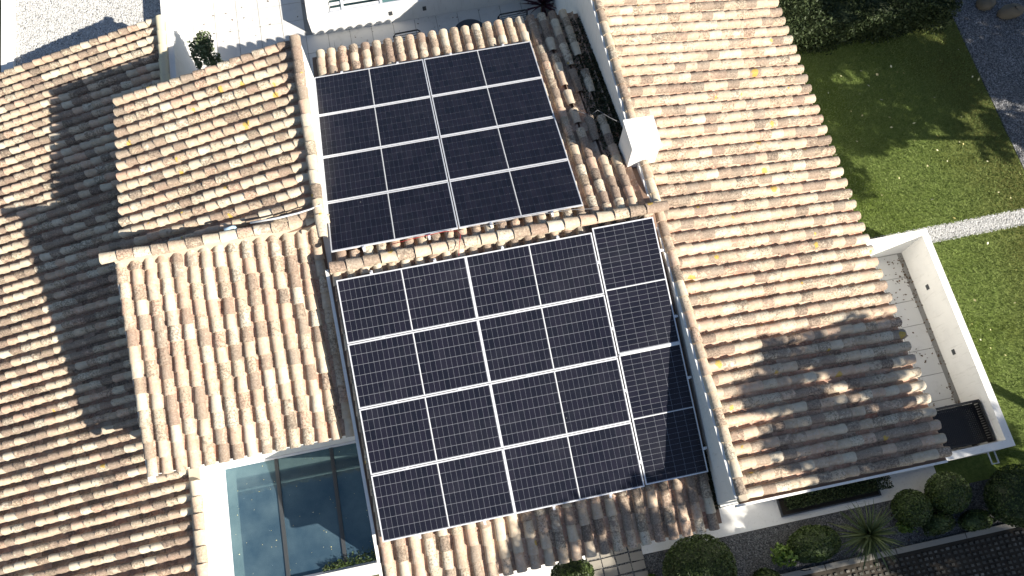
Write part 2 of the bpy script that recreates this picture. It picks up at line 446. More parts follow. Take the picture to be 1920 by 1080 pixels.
# ================================================================== HOUSE
# ---- central wing: two slopes meeting at a ridge
RY, RZ = .29, -.09
wing = thing('house_wing', 'central house wing whose two tiled slopes carry all the solar panels', 'house wing', (2.9, .3, ZG), 'wings of the white house')
prof = [(-4.95, ZG - .1), (5.6, ZG - .1), (5.6, RZ - (5.6 - RY) * ta - .16), (RY, RZ - .16), (-4.95, RZ - (RY + 4.95) * ta - .16)]
prism('wall', prof, 'x', -.02, 5.80, 'stucco', wing)
prof = [(-5.2, RZ - (RY + 5.2) * ta - .155), (-5.2, RZ - (RY + 5.2) * ta - .125), (RY, RZ - .122), (5.8, RZ - (5.8 - RY) * ta - .125), (5.8, RZ - (5.8 - RY) * ta - .155), (RY, RZ - .152)]
roofL = prism('roof', [(-5.24, RZ - (RY + 5.24) * ta - .155), (-5.24, RZ - (RY + 5.24) * ta - .115), (RY, RZ - .112), (RY, RZ - .152)], 'x', -.13, 5.82, 'deck', wing)
roofL['label'] = 'lower slope facing the garden'
roofU = prism('roof', [(5.80, RZ - (5.80 - RY) * ta - .155), (5.80, RZ - (5.80 - RY) * ta - .115), (RY + .002, RZ - .112), (RY + .002, RZ - .152)], 'x', -.06, 5.82, 'deck', wing)
roofU['label'] = 'upper slope facing the terrace'
def cov_low(p):
    return (.22 < p.x < 5.35 and -4.12 < p.y < -.3) and not (p.x > 4.9 and False)
def cov_up(p): return .2 < p.x < 4.3 and .85 < p.y < 4.62
LL = (5.33 + RY) / ca; LU = (5.88 - RY) / ca
def moss_low(p): return 0
rl_l = roofL; rl_u = roofU
roof_field(rl_l, (-.12, RY, RZ + .0), (0, -ca, -sa), (1, 0, 0), 24, .2455, LL, .285, 'tile_mid', 'pan', lambda p: cov_low(p) or p.x > 3.2, 150)
roof_field(rl_l, (-.12, RY, RZ + .0), (0, -ca, -sa), (1, 0, 0), 24, .2455, LL, .285, 'tile_old', 'pan_dark', lambda p: cov_low(p) or p.x <= 3.2 or p.x > 5.69, 140)
def gap_moss(p): return .5 if (p.x > 5.2 and 1.9 < p.y < 4.4) else (.12 if p.x > 4.85 and p.y > 2.4 else 0)
roof_field(rl_u, (.0, RY, RZ + .0), (0, ca, -sa), (1, 0, 0), 24, .2435, LU, .27, 'tile_mid', 'pan', lambda p: cov_up(p) or p.x > 4.75, 170)
roof_field(rl_u, (.0, RY, RZ + .0), (0, ca, -sa), (1, 0, 0), 24, .2435, LU, .27, 'tile_old', 'pan_dark', lambda p: cov_up(p) or p.x <= 4.75 or p.x > 5.70, 125, missing=gap_moss)
prism('ridge_mortar', [(RY - .10, RZ - .11), (RY + .10, RZ - .11), (RY + .085, RZ + .0), (RY - .085, RZ + .0)], 'x', -.10, 5.78, 'mortar', roofL)
ridge_line(roofL, (5.95, RY, RZ - .035), (-.12, RY, RZ - .035), .302, 'tile_mid')
# rendered edge under the left verge
prism('verge', [(-5.1, RZ - (RY + 5.1) * ta - .2), (-5.1, RZ - (RY + 5.1) * ta - .075), (RY, RZ - .065), (RY, RZ - .2)], 'x', -.185, -.13, 'stucco', wing)

# ---- right wing: one slope falling to the right
br = math.radians(10); cb, sb = math.cos(br), math.sin(br); tb = math.tan(br)
VX, VZ = 5.86, -.28
wr = thing('house_wing', 'right house wing, a broad pale tiled roof sloping down to the lawn', 'house wing', (7.9, 1, ZG), 'wings of the white house')
prism('wall', [(5.80, ZG - .1), (9.72, ZG - .1), (9.72, VZ - (9.72 - VX) * tb - .17), (VX + .01, VZ - .16), (VX, VZ - .0), (5.80, VZ - .0)], 'y', -4.93, 9.5, 'stucco', wr)
roofR = prism('roof', [(5.872, VZ - .15), (5.872, VZ - .11), (9.86, VZ - 4.0 * tb - .115), (9.86, VZ - 4.0 * tb - .155)], 'y', -5.02, 9.6, 'deck', wr)
prism('fascia', [(5.80, VZ - .17), (5.80, VZ - .03), (9.84, VZ - 4.0 * tb - .055), (9.84, VZ - 4.0 * tb - .19)], 'y', -5.06, -5.022, 'stucco', wr)
roof_field(roofR, (VX - .02, 9.6, VZ), (cb, 0, -sb), (0, -1, 0), 60, .2435, 4.15, .262, 'tile_right', 'pan', nmax=295, edge=.045, yw=.96, zw=1.12)
ridge_line(roofR, (5.925, 8.6, VZ - .03), (5.925, -5.02, VZ - .03), .292, 'tile_right', .9, 'verge_tile')
box('verge_mortar', (5.855, 5.99, -4.99, 9.5, VZ - .12, VZ + .025), 'mortar', roofR)

# ---- small roof at the upper left, falling to the left
w1 = thing('house_wing', 'small tiled roof wing with yellow lichen, left of the upper solar array', 'house wing', (-2, 3, ZG), 'wings of the white house')
B1X, B1Z = -.10, .0
prism('wall', [(-3.72, ZG - .1), (-.03, ZG - .1), (-.03, .03), (-.2, B1Z - .15), (-3.72, B1Z - 3.62 * ta - .16)], 'y', 1.22, 5.0, 'stucco', w1)
roof1 = prism('roof', [(-3.95, B1Z - 3.85 * ta - .155), (-3.95, B1Z - 3.85 * ta - .115), (-.22, B1Z - .12 * ta - .115), (-.22, B1Z - .12 * ta - .155)], 'y', 1.2, 5.16, 'deck', w1)
roof_field(roof1, (B1X, 5.22, B1Z), (-ca, 0, -sa), (0, -1, 0), 16, .2465, 4.03, .262, 'tile_small', 'pan', edge=.12, yw=.90, zw=1.18)
ridge_line(roof1, (-.12, .95, .0), (-.12, 5.22, .0), .30, 'tile_small', 1.0)
box('ridge_mortar', (-.2, -.035, 1.1, 5.1, -.1, .035), 'mortar', roof1)

# ---- small roof at the lower left, falling towards the skylight
w2 = thing('house_wing', 'lower left house wing with clean cream tiles sloping down to the glass skylight', 'house wing', (-2, -.5, ZG), 'wings of the white house')
B2Y, B2Z = 1.27, -.255
prism('wall', [(-2.2, ZG - .1), (1.215, ZG - .1), (1.215, B2Z - .16), (-2.2, B2Z - (B2Y + 2.2) * ta - .16)], 'x', -3.72, -.03, 'stucco', w2)
roof2 = prism('roof', [(-2.42, B2Z - (B2Y + 2.42) * ta - .155), (-2.42, B2Z - (B2Y + 2.42) * ta - .115), (B2Y, B2Z - .115), (B2Y, B2Z - .155)], 'x', -3.78, -.19, 'deck', w2)
roof_field(roof2, (-3.90, B2Y, B2Z), (0, -ca, -sa), (1, 0, 0), 15, .2475, (2.50 + B2Y) / ca, .285, 'tile_cream', 'pan', edge=.04)
ridge_line(roof2, (-.10, B2Y + .05, B2Z + .0), (-4.10, B2Y + .05, B2Z - .01), .305, 'tile_cream', 1.0)
prism('ridge_mortar', [(B2Y - .09, B2Z - .11), (B2Y + .14, B2Z - .11), (B2Y + .12, B2Z + .035), (B2Y - .045, B2Z + .03)], 'x', -3.84, -.2, 'mortar', roof2)
prism('verge', [(-2.56, B2Z - (B2Y + 2.56) * ta - .2), (-2.56, B2Z - (B2Y + 2.56) * ta - .075), (B2Y, B2Z - .07), (B2Y, B2Z - .2)], 'x', -3.875, -3.785, 'stucco', w2)
box('fascia', (-3.72, -.05, -2.44, -2.41, B2Z - (B2Y + 2.5) * ta - .2, B2Z - (B2Y + 2.5) * ta - .1), 'stucco', w2)

# ---- long low roof at the left
w3 = thing('house_wing', 'long low left house wing with weathered old tiles, half in shadow', 'house wing', (-6, 0, ZG), 'wings of the white house')
LX, LZ = -3.43, -2.31; b3 = math.radians(14); c3, s3, t3 = math.cos(b3), math.sin(b3), math.tan(b3)
prism('wall', [(-9.0, ZG - .3), (-3.20, ZG - .3), (-3.20, LZ - .02), (LX - .06, LZ - .02), (LX - .12, LZ - .16), (-9.0, LZ + (LX - 9.0 * -1) * 0 - (9.0 + LX) * t3 - .16)], 'y', -7.0, 8.0, 'stucco', w3)
roof3 = prism('roof', [(-9.1, LZ - (9.1 + LX) * t3 - .15), (-9.1, LZ - (9.1 + LX) * t3 - .115), (LX - .12, LZ - .12 * t3 - .115), (LX - .12, LZ - .12 * t3 - .15)], 'y', -7.0, 8.12, 'deck', w3)
def hid3(p):
    if -3.6 < p.x and p.y < 5 and p.y > -2: return True
    return p.x > -3.75 and -2.1 < p.y < 4.9
roof_field(roof3, (LX - .02, 8.25, LZ), (-c3, 0, -s3), (0, -1, 0), 61, .2425, 5.7, .257, 'tile_left', 'pan_dark', hid3, edge=.10, yw=.84, zw=1.28)
ridge_line(roof3, (LX + .02, -6.4, LZ + .01), (LX + .02, -2.3, LZ + .01), .30, 'tile_mid')
ridge_line(roof3, (LX + .0, 4.9, LZ + .01), (LX + .0, 8.22, LZ + .01), .40, 'cap')
box('ridge_mortar', (LX - .10, LX + .1, -6.9, 8.0, LZ - .12, LZ + .04), 'mortar', roof3)

# ---- terrace parapets and far roof light
par = thing('parapet_wall', 'low white parapet between the gravel and the white terrace', 'wall', (-3.5, 10.5, ZG))
box('wall', (-3.77, -3.21, 8.13, 14, ZG - .1, ZG + .58), 'stucco', par)
kw = thing('boundary_wall', 'white boundary wall at the far left edge of the gravel', 'wall', (-7.7, 9, ZG))
box('wall', (-7.86, -7.57, 8.2, 14, ZG - .3, ZG + .12), 'stucco', kw)

blk = thing('roof_light', 'long raised glass roof light with white louvres at the top edge of the photo', 'roof light', (3, 9.5, ZG))
ZB = ZG + .62
box('curb', [(-.27, 6.4, 8.22, 8.30, ZG - .05, ZB), (-.27, .28, 8.30, 11.5, ZG - .05, ZB), (.28, 6.4, 11.2, 11.5, ZG - .05, ZB)], 'stucco', blk)
box('light_well', (.28, 6.4, 8.30, 11.2, ZG - .1, ZG + .02), 'glass_teal', blk)
for i in range(6):
    x0 = .62 + i * .95
    box('frame_bar', (x0 - .03, x0 + .03, 8.30, 11.2, ZB - .03, ZB + .02), 'white_metal', blk)
    if i >= 1: box('glass_pane', (x0 + .03, x0 + .92, 8.30, 11.2, ZB - .012, ZB - .002), 'glass_teal', blk)
box('front_rail', (.28, 6.4, 8.29, 8.33, ZB + .003, ZB + .022), 'alu', blk)
for k in range(14):
    box('louvre', (.30, 1.54, 8.36 + k * .17, 8.44 + k * .17, ZB - .03, ZB - .008), 'white_metal', blk)
for (x, z) in ((1.75, .35), (2.6, .33)):
    v = box('vent', [(x - .045, x + .045, 8.205, 8.218, ZG + z - .07, ZG + z + .07)], 'dark_metal', blk)
box('planter_kerb', (.02, 5.2, 7.12, 7.3, ZG, ZG + .03), 'floor', kind='structure')

# ---- chimney
ch = thing('chimney', 'short white rendered chimney with slanted cap on the verge of the right roof', 'chimney', (5.87, 1.6, -.3))
V = [(5.62, 1.34, -.55), (6.13, 1.30, -.55), (6.13, 1.90, -.55), (5.60, 1.88, -.55), (5.62, 1.34, .28), (6.13, 1.30, .22), (6.13, 1.90, .24), (5.60, 1.88, .30)]
link('stack', new_mesh('stack', V, [(0, 3, 2, 1), (4, 5, 6, 7), (0, 1, 5, 4), (1, 2, 6, 5), (2, 3, 7, 6), (3, 0, 4, 7)], 'stucco'), ch)
V = [(5.595, 1.31, .285), (6.16, 1.27, .225), (6.16, 1.93, .245), (5.575, 1.91, .305), (5.595, 1.31, .33), (6.16, 1.27, .27), (6.16, 1.93, .29), (5.575, 1.91, .35)]
link('cap', new_mesh('cap', V, [(0, 3, 2, 1), (4, 5, 6, 7), (0, 1, 5, 4), (1, 2, 6, 5), (2, 3, 7, 6), (3, 0, 4, 7)], 'stucco'), ch)

# ---- skylight over the court between the wings
ZS = -3.2
sk = thing('skylight', 'large dusty blue glass skylight in a white surround below the cream tiled roof', 'skylight', (-1.6, -3.4, ZS))
box('curb', [(-3.195, -.022, -4.78, -4.60, ZG - .1, ZS + .12)], 'stucco', sk)
box('frame', [(-3.195, -3.14, -4.60, -2.205, ZS - .05, ZS + .02), (-3.14, -.022, -2.25, -2.205, ZS - .05, ZS + .018), (-3.14, -.022, -4.598, -4.55, ZS - .05, ZS + .018)], 'alu', sk)
for x in (-2.13, -1.03):
    mb = box('mullion', [(x - .035, x + .035, -4.55, -2.25, ZS - .04, ZS + .03)], 'dark_metal', sk)
for x0, x1 in ((-3.14, -2.165), (-2.095, -1.065), (-.995, -.022)):
    box('glass_pane', (x0, x1, -4.55, -2.25, ZS - .02, ZS), 'glass_low', sk)

# ---- patio walls
pw = thing('patio_wall', 'white parapet wall around the small patio beside the lawn', 'wall', (11.5, -2.5, ZG))
box('wall', [(12.18, 12.33, -4.84, -.33, ZG - .1, -2.92), (9.73, 12.33, -.33, -.19, ZG - .1, -2.922), (9.73, 12.33, -4.985, -4.84, ZG - .1, -2.922)], 'stucco', pw)
for y in (-1.35, -2.85):
    box('vent', (12.165, 12.18, y - .055, y + .055, -3.5, -3.4), 'dark_metal', pw)
box('bracket', [(12.0, 12.02, -5.22, -4.99, -3.4, -3.37), (12.14, 12.16, -5.22, -4.99, -3.4, -3.37), (12.0, 12.16, -5.24, -5.22, -3.4, -3.37)], 'white_metal', pw)

# ---- planting trough under the right wing's gable
tr = thing('planting_trough', 'narrow dark planting trough with clipped plants below the gable of the right roof', 'planter', (8.7, -5.2, ZG))
box('trough', [(7.66, 9.80, -5.36, -5.33, ZG - .02, ZG + .06), (7.66, 7.69, -5.33, -4.94, ZG - .02, ZG + .06), (9.77, 9.80, -5.33, -4.94, ZG - .02, ZG + .06)], 'dark_metal', tr)
box('soil', (7.69, 9.77, -5.33, -4.94, ZG - .02, ZG + .03), 'soil', tr)

# ---- kerbs in the garden
for i, (x0, x1) in enumerate(((3.6, 5.0), (5.0, 6.6), (6.6, 8.2), (8.2, 9.7), (9.7, 11.2), (11.2, 13.0), (13, 15))):
    box('kerb_stone', (x0 + .01, x1 - .01, -6.515, -6.405, ZG - .1, ZG + .06 + random.uniform(-.01, .01)), 'paver', kind='structure')
pv = box('stone_paving', (3.56, 4.70, -6.2, -5.0, ZG - .1, ZG + .004), 'gravel_grey', kind='structure')
me_p = boxes_mesh('paving_stone', [(.01, .27, .01, .17, -.03, .02)], 'paver')
for i in range(4):
    for j in range(6):
        o = bpy.data.objects.new('paving_stone', me_p); col.objects.link(o); o.parent = pv
        o.location = (3.57 + i * .285 + random.uniform(-.01, .01), -6.15 + j * .19, ZG + random.uniform(-.005, .008)); o.rotation_euler = (0, 0, random.uniform(-.05, .05))
# honeycomb paver lattice in the lower right corner
bl = []
for i in range(62):
    for j in range(12):
        x = 7.6 + i * .125; y = -7.75 + j * .1 
        k = random.uniform(.8, 1.1); bl.append((x, x + .07 * k, y, y + .05 * k, ZG - .03, ZG + random.uniform(.0, .03)))
box('grid_pavers', bl, 'grid', kind='stuff')

# ================================================================== SOLAR PANELS
PW_, PH_ = 2.278, 1.120
fr_me = boxes_mesh('frame', [(0, PW_, -.019, 0, -.035, 0), (0, PW_, -PH_, -PH_ + .019, -.035, 0), (0, .019, -PH_ + .019, -.019, -.035, 0), (PW_ - .019, PW_, -PH_ + .019, -.019, -.035, 0)], 'alu')
bs_me = boxes_mesh('backsheet', [(.019, PW_ - .019, -PH_ + .019, -.019, -.012, -.008)], 'backsheet')
iw = (PW_ - .038 - .024 - .012) / 24; ih = (PH_ - .038 - .010) / 6
ce_me = boxes_mesh('cell', [(0, iw - .0056, -ih + .0068, 0, -.008, -.0045)], 'cell')
dv_me = boxes_mesh('divider', [(PW_ / 2 - .006, PW_ / 2 + .006, -PH_ + .019, -.019, -.008, -.003)], 'white_metal')
def solar_panel(mat4, label, group):
    t = thing('solar_panel', label, 'solar panel', (0, 0, 0), group); t.matrix_basis = mat4; del ORG[t]
    link('frame', fr_me, t); link('backsheet', bs_me, t); link('divider', dv_me, t)
    for c in range(24):
        x = .019 + .006 + c * iw + (.024 if c >= 12 else 0) 
        for r in range(6):
            o = bpy.data.objects.new('cell', ce_me); col.objects.link(o); o.parent = t
            o.location = (x, -.019 - .006 - r * ih, 0)
    return t
rows = ['top', 'second', 'third', 'bottom']
for r in range(4):
    for c in range(2):
        s = (4 - r) * 1.1442
        P = Vector((-.024 + c * 2.298, .558 + s * ca, -.061 - s * sa))
        solar_panel(Matrix.Translation(P) @ Matrix.Rotation(-a1, 4, 'X'),
                    f"solar panel of the upper array, {rows[r]} row, {'left' if c == 0 else 'right'} half", 'panels of the upper solar array')
for r in range(4):
    for c in range(2):
        s = r * 1.1323 + .006
        P = Vector((c * 2.280, -s * ca, -s * sa))
        solar_panel(Matrix.Translation(P) @ Matrix.Rotation(a1, 4, 'X'),
                    f"crosswise solar panel of the lower array, {rows[r]} row, {'left' if c == 0 else 'middle'} column", 'crosswise panels of the lower solar array')
for k in range(2):
    s = -.0669 + k * 2.2927
    P = Vector((4.5838 + PH_, -s * ca, -s * sa))
    # local x runs down the slope, local y runs to the right
    m = Matrix(((0, 1, 0, P.x), (-ca, 0, -sa * 0, P.y), (-sa, 0, 0, P.z), (0, 0, 0, 1)))
    m[0][2] = 0; m[1][2] = -sa * 1.0; m[2][2] = ca
    m[1][2] = -sa; 
    X = Vector((0, -ca, -sa)); Y = Vector((1, 0, 0)); Z = X.cross(Y)
    m = frame_mat(X, Y, Z, P)
    solar_panel(m, ['upright solar panel at the right end of the lower array, nearest the ridge',
                    'upright solar panel at the lower right corner, crossed by a shadow'][k], 'upright panels beside the right roof')
# rails and clamps
def on_low(x, s, n=0): return Vector((x, -s * ca - n * sa * -1 * -1, -s * sa + n * ca)) if False else Vector((x, -s * ca, -s * sa)) + Vector((0, -sa, ca)) * n
def on_up(x, s, n=0): return Vector((x, .558 + s * ca, -.061 - s * sa)) + Vector((0, sa, ca)) * n
def bar_mesh(p0, p1, w, h, up):
    p0 = Vector(p0); p1 = Vector(p1); d = (p1 - p0).normalized(); a = up.cross(d).normalized(); u = d.cross(a)
    V = [p + a * i * w / 2 + u * j * h / 2 for p in (p0, p1) for i, j in ((-1, -1), (1, -1), (1, 1), (-1, 1))]
    return V, [(3, 2, 1, 0), (4, 5, 6, 7), (0, 1, 5, 4), (1, 2, 6, 5), (2, 3, 7, 6), (3, 0, 4, 7)]
NLo = Vector((0, -sa, ca)); NUp = Vector((0, sa, ca))
def rail(label, p0, p1, up, clamps, group):
    t = thing('mounting_rail', label, 'rail', p0, group)
    link('rail', new_mesh('rail', *bar_mesh(p0, p1, .04, .04, up), 'alu'), t)
    d = (Vector(p1) - Vector(p0)).normalized()
    for q in clamps:
        q = Vector(q)
        v, f = merge([bar_mesh(q - d * .022 - up * .02, q + d * .022 - up * .02, .05, .05, up), bar_mesh(q - d * .012 + up * .004, q + d * .012 + up * .004, .02, .012, up)])
        link('clamp', new_mesh('clamp', v, f, 'alu'), t)
for x, nm in ((.62, 'leftmost'), (1.74, 'second'), (2.95, 'third'), (3.95, 'fourth')):
    rail(f'aluminium rail under the lower solar array, {nm} from the left', on_low(x, -.06, -.06), on_low(x, 4.60, -.06), NLo, [on_low(x, 1.1323 * k - .008, .0) for k in range(5)], 'rails under the lower solar array')
for x, nm in ((.55, 'leftmost'), (1.72, 'second'), (2.85, 'third'), (3.97, 'fourth')):
    rail(f'aluminium rail under the upper solar array, {nm} from the left', on_up(x, -.06, -.06), on_up(x, 4.62, -.06), NUp, [on_up(x, .0, .0) - Vector((0, .01, 0)), on_up(x, 4.60, 0)], 'rails under the upper solar array')
for s, nm in ((.55, 'topmost'), (1.75, 'second'), (2.85, 'third'), (4.1, 'lowest')):
    rail(f'short cross rail under the upright solar panels, {nm} one', on_low(4.56, s, -.06), on_low(5.78, s, -.06), NLo, [on_low(4.575, s, 0), on_low(5.715, s, 0)], 'cross rails under the upright panels')
link('cover_strip', new_mesh('cover_strip', *bar_mesh(on_low(4.60, 2.228, .004), on_low(5.70, 2.228, .004), .05, .012, NLo), 'white_metal'), bpy.data.objects['mounting_rail.009'])
# cables
v, f = tube([(1.05, .50, -.05), (1.5, .53, -.04), (2.0, .55, -.035), (2.22, .50, .0), (2.27, .40, .045), (2.24, .29, .06), (2.2, .16, .03), (2.17, .04, -.03)], .007, 6)
tag(link('cable', new_mesh('cable', v, f, 'cable_red', True)), 'thin red cable looping over the ridge tiles between the two solar arrays', 'cable')
v, f = tube([(2.5, .52, -.03), (2.9, .5, -.02), (3.3, .55, -.04), (3.8, .52, -.02), (4.3, .5, .0), (4.7, .45, -.02)], .006, 6)
tag(link('cable', new_mesh('cable', v, f, 'cable_grey', True)), 'thin grey cable running along the bottom edge of the upper solar array', 'cable')
v, f = tube([(4.9, 2.75, -.42), (5.05, 2.6, -.33), (5.2, 2.55, -.40), (5.35, 2.62, -.36), (5.55, 2.45, -.42), (5.7, 2.3, -.40)], .008, 6)
tag(link('cable', new_mesh('cable', v, f, 'cable_grey', True)), 'loose dark cable lying in the mossy valley beside the chimney', 'cable')
# curved white flashing and blue pipe bit between the two small roofs
v, f = tube([(-1.39, 1.47, -.17), (-.9, 1.43, -.10), (-.5, 1.41, -.01), (-.25, 1.41, .06), (-.05, 1.42, .13)], .022, 8, .014)
tag(link('gutter', new_mesh('gutter', v, f, 'white_metal', True)), 'curved thin white gutter strip between the two small left roofs', 'gutter')
v, f = merge([tube([(-1.86, 1.43, -.17), (-1.68, 1.44, -.15)], .03, 8), tube([(-1.68, 1.44, -.15), (-1.67, 1.44, -.25)], .028, 8)])
tag(link('pipe', new_mesh('pipe', v, f, 'pipe', True)), 'short blue grey pipe lying behind the ridge of the cream tiled roof', 'pipe')

# ================================================================== PLANTS
def leaf_quads(pts, size, jitter=.5, aspect=.55, nrm=None, flat=0.):
    n = len(pts); d = rng.normal(size=(n, 3)); d[:, 2] += flat * 0
    d /= np.linalg.norm(d, axis=1)[:, None]
    if nrm is not None:
        d = d - nrm * (d * nrm).sum(1)[:, None] * .55; d /= np.linalg.norm(d, axis=1)[:, None]
    e = rng.normal(size=(n, 3)); e -= d * (e * d).sum(1)[:, None]; e /= np.linalg.norm(e, axis=1)[:, None]
    s = size * rng.uniform(1 - jitter, 1 + jitter, n)[:, None]
    V = np.stack([pts - d * s * .5, pts + e * s * aspect * .5, pts + d * s * .5, pts - e * s * aspect * .5], 1).reshape(-1, 3)
    Fc = np.arange(4 * n).reshape(n, 4)
    return V, Fc
def core_mesh(c, r, seg=14, rings=9, k=.86):
    V = []; Fc = []
    for i in range(rings + 1):
        th = math.pi * i / rings
        for j in range(seg):
            ph = 2 * math.pi * j / seg
            V.append((c[0] + r[0] * k * math.sin(th) * math.cos(ph), c[1] + r[1] * k * math.sin(th) * math.sin(ph), c[2] + r[2] * k * math.cos(th)))
    for i in range(rings):
        for j in range(seg): Fc.append((i * seg + j, (i + 1) * seg + j, (i + 1) * seg + (j + 1) % seg, i * seg + (j + 1) % seg))
    return np.array(V), np.array(Fc)
def lumpy(d, seed, amp):
    r = np.random.default_rng(seed); f = np.zeros(len(d))
    for _ in range(14):
        c = r.normal(size=3); c /= np.linalg.norm(c); f += np.exp(-((d - c) ** 2).sum(1) / .12) * r.uniform(.3, 1)
    return 1 + amp * (f - .5)
def bush(c, r, n, size, mat, label, cat='bush', group=None, amp=.10, core=True, seed=1, name='round_bush', thick=.12):
    d = rng.normal(size=(n, 3)); d /= np.linalg.norm(d, axis=1)[:, None]
    rad = lumpy(d, seed, amp) * (1 - thick * rng.random(n) ** 1.5)
    pts = np.array(c) + d * np.array(r) * rad[:, None]
    V, Fc = leaf_quads(pts, size, nrm=d)
    rn = np.clip((rng.random(n) * .6 + .4 * rng.random(n)) * .9 + .1 * (rad - 1) * 5, 0, .99)
    if core:
        cV, cF = core_mesh(c, r, k=.88); Fc = np.concatenate([Fc, cF + len(V)]); V = np.concatenate([V, cV]); rn = np.concatenate([rn, np.zeros(len(cF))])
    t = thing(name, label, cat, (c[0], c[1], ZG), group)
    link('foliage', np_mesh('foliage', V, Fc, mat, rn), t)
    v, f = tube([(c[0], c[1], ZG - .05), (c[0] + .01, c[1], c[2])], .03, 6); link('stem', new_mesh('stem', v, f, 'bark', True), t)
    return t
G = 'bushes in the garden bed below the roofs'
bush((5.60, -5.98, -3.28), (.72, .66, .62), 11000, .045, 'leaf_ball', 'biggest round clipped bush, just below the eave of the lower panel roof', group=G, amp=.03)
bush((10.12, -5.72, -3.45), (.37, .37, .42), 4200, .042, 'leaf_ball', 'round dark green bush beside the yucca, left of its twin in the gravel bed', group=G, seed=3, amp=.04)
bush((10.93, -5.58, -3.42), (.42, .42, .46), 4800, .042, 'leaf_ball', 'round dark bush in front of the white pavement end near the patio corner', group=G, seed=5, amp=.04)
bush((12.25, -5.95, -3.3), (.72, .62, .55), 7000, .045, 'leaf_ball', 'large dark bush at the right edge under the patio corner', group=G, seed=6, amp=.12)
bush((8.0, -5.98, -3.5), (.56, .36, .40), 5200, .045, 'leaf_ball', 'loose dark bush left of the yucca in the gravel bed', group=G, seed=8, amp=.12)
bush((6.9, -6.45, -3.6), (.32, .22, .3), 1500, .06, 'leaf_ball', 'small dark shrub between the biggest round bush and the yucca', group=G, seed=9, amp=.2)
bush((7.35, -6.05, -3.55), (.26, .22, .28), 520, .085, 'leaf_light', 'light green leafy plant left of the loose dark bush', 'plant', amp=.35, core=False, seed=12, name='leafy_plant', thick=.8)
bush((9.95, -6.02, -3.60), (.20, .17, .2), 420, .07, 'leaf_light', 'small light green plant at the foot of the twin round bushes', 'plant', amp=.35, core=False, seed=14, name='leafy_plant', thick=.8)
bush((10.6, -6.1, -3.6), (.34, .22, .3), 1800, .05, 'leaf_ball', 'low dark shrub right of the yucca along the kerb', group=G, seed=15, amp=.2)
bush((11.4, -6.2, -3.65), (.36, .22, .25), 1500, .05, 'leaf_ball', 'low spreading shrub on the kerb near the patio corner', group=G, seed=16, amp=.2)
bush((3.15, -5.55, -3.0), (.42, .28, .42), 3600, .045, 'leaf_ball', 'dark clipped bush under the eave beside the stone paving', group=G, seed=18, amp=.05)
bush((4.75, -6.0, -3.8), (.13, .13, .12), 160, .10, 'leaf_light', 'small yellow green tuft in the gravel left of the biggest round bush', 'plant', amp=.3, core=False, seed=19, name='leafy_plant', thick=.8)
# clipped plants in the trough (several run together)
pts = np.stack([rng.uniform(7.75, 9.95, 5200), rng.uniform(-5.26, -4.96, 5200), ZG + .05 + .34 * rng.random(5200) ** .5], 1)
V, Fc = leaf_quads(pts, .04)
link('clipped_plants', np_mesh('clipped_plants', V, Fc, 'leaf_hedge', rng.random(len(Fc))), tr, kind='stuff')

# hedge at the top right
n = 26000
u = rng.random(n)
pts = np.stack([rng.uniform(11.0, 15.4, n), rng.uniform(5.25, 8.2, n), np.zeros(n)], 1)
pts[:, 2] = ZG + 1.0 + .07 * np.sin(pts[:, 0] * 5.1 + pts[:, 1] * 3) + .07 * np.sin(pts[:, 0] * 2.3) + rng.normal(0, .035, n)
side = rng.random(n) < .22
pts[side, 1] = 5.30 + rng.normal(0, .05, side.sum()) + .07 * np.sin(pts[side, 0] * 4); pts[side, 2] = rng.uniform(ZG, ZG + 1.0, side.sum())
s2 = rng.random(n) < .12
pts[s2, 0] = 11.05 + rng.normal(0, .05, s2.sum()); pts[s2, 2] = rng.uniform(ZG, ZG + 1.0, s2.sum())
V, Fc = leaf_quads(pts, .07)
bx = boxes_mesh('x', [(11.1, 15.3, 5.38, 8.1, ZG, ZG + .93)], 'leaf_hedge')
bV = np.array([v.co[:] for v in bx.vertices]); bF = np.array([list(p.vertices) for p in bx.polygons])
t = thing('hedge', 'dark clipped hedge with glossy leaves at the top edge above the lawn', 'hedge', (13, 6.5, ZG))
link('foliage', np_mesh('foliage', np.concatenate([V, bV]), np.concatenate([Fc, bF + len(V)]), 'leaf_hedge', np.concatenate([rng.random(len(Fc)) ** 1.6 * .95, np.zeros(6)])), t)
bpy.data.meshes.remove(bx)

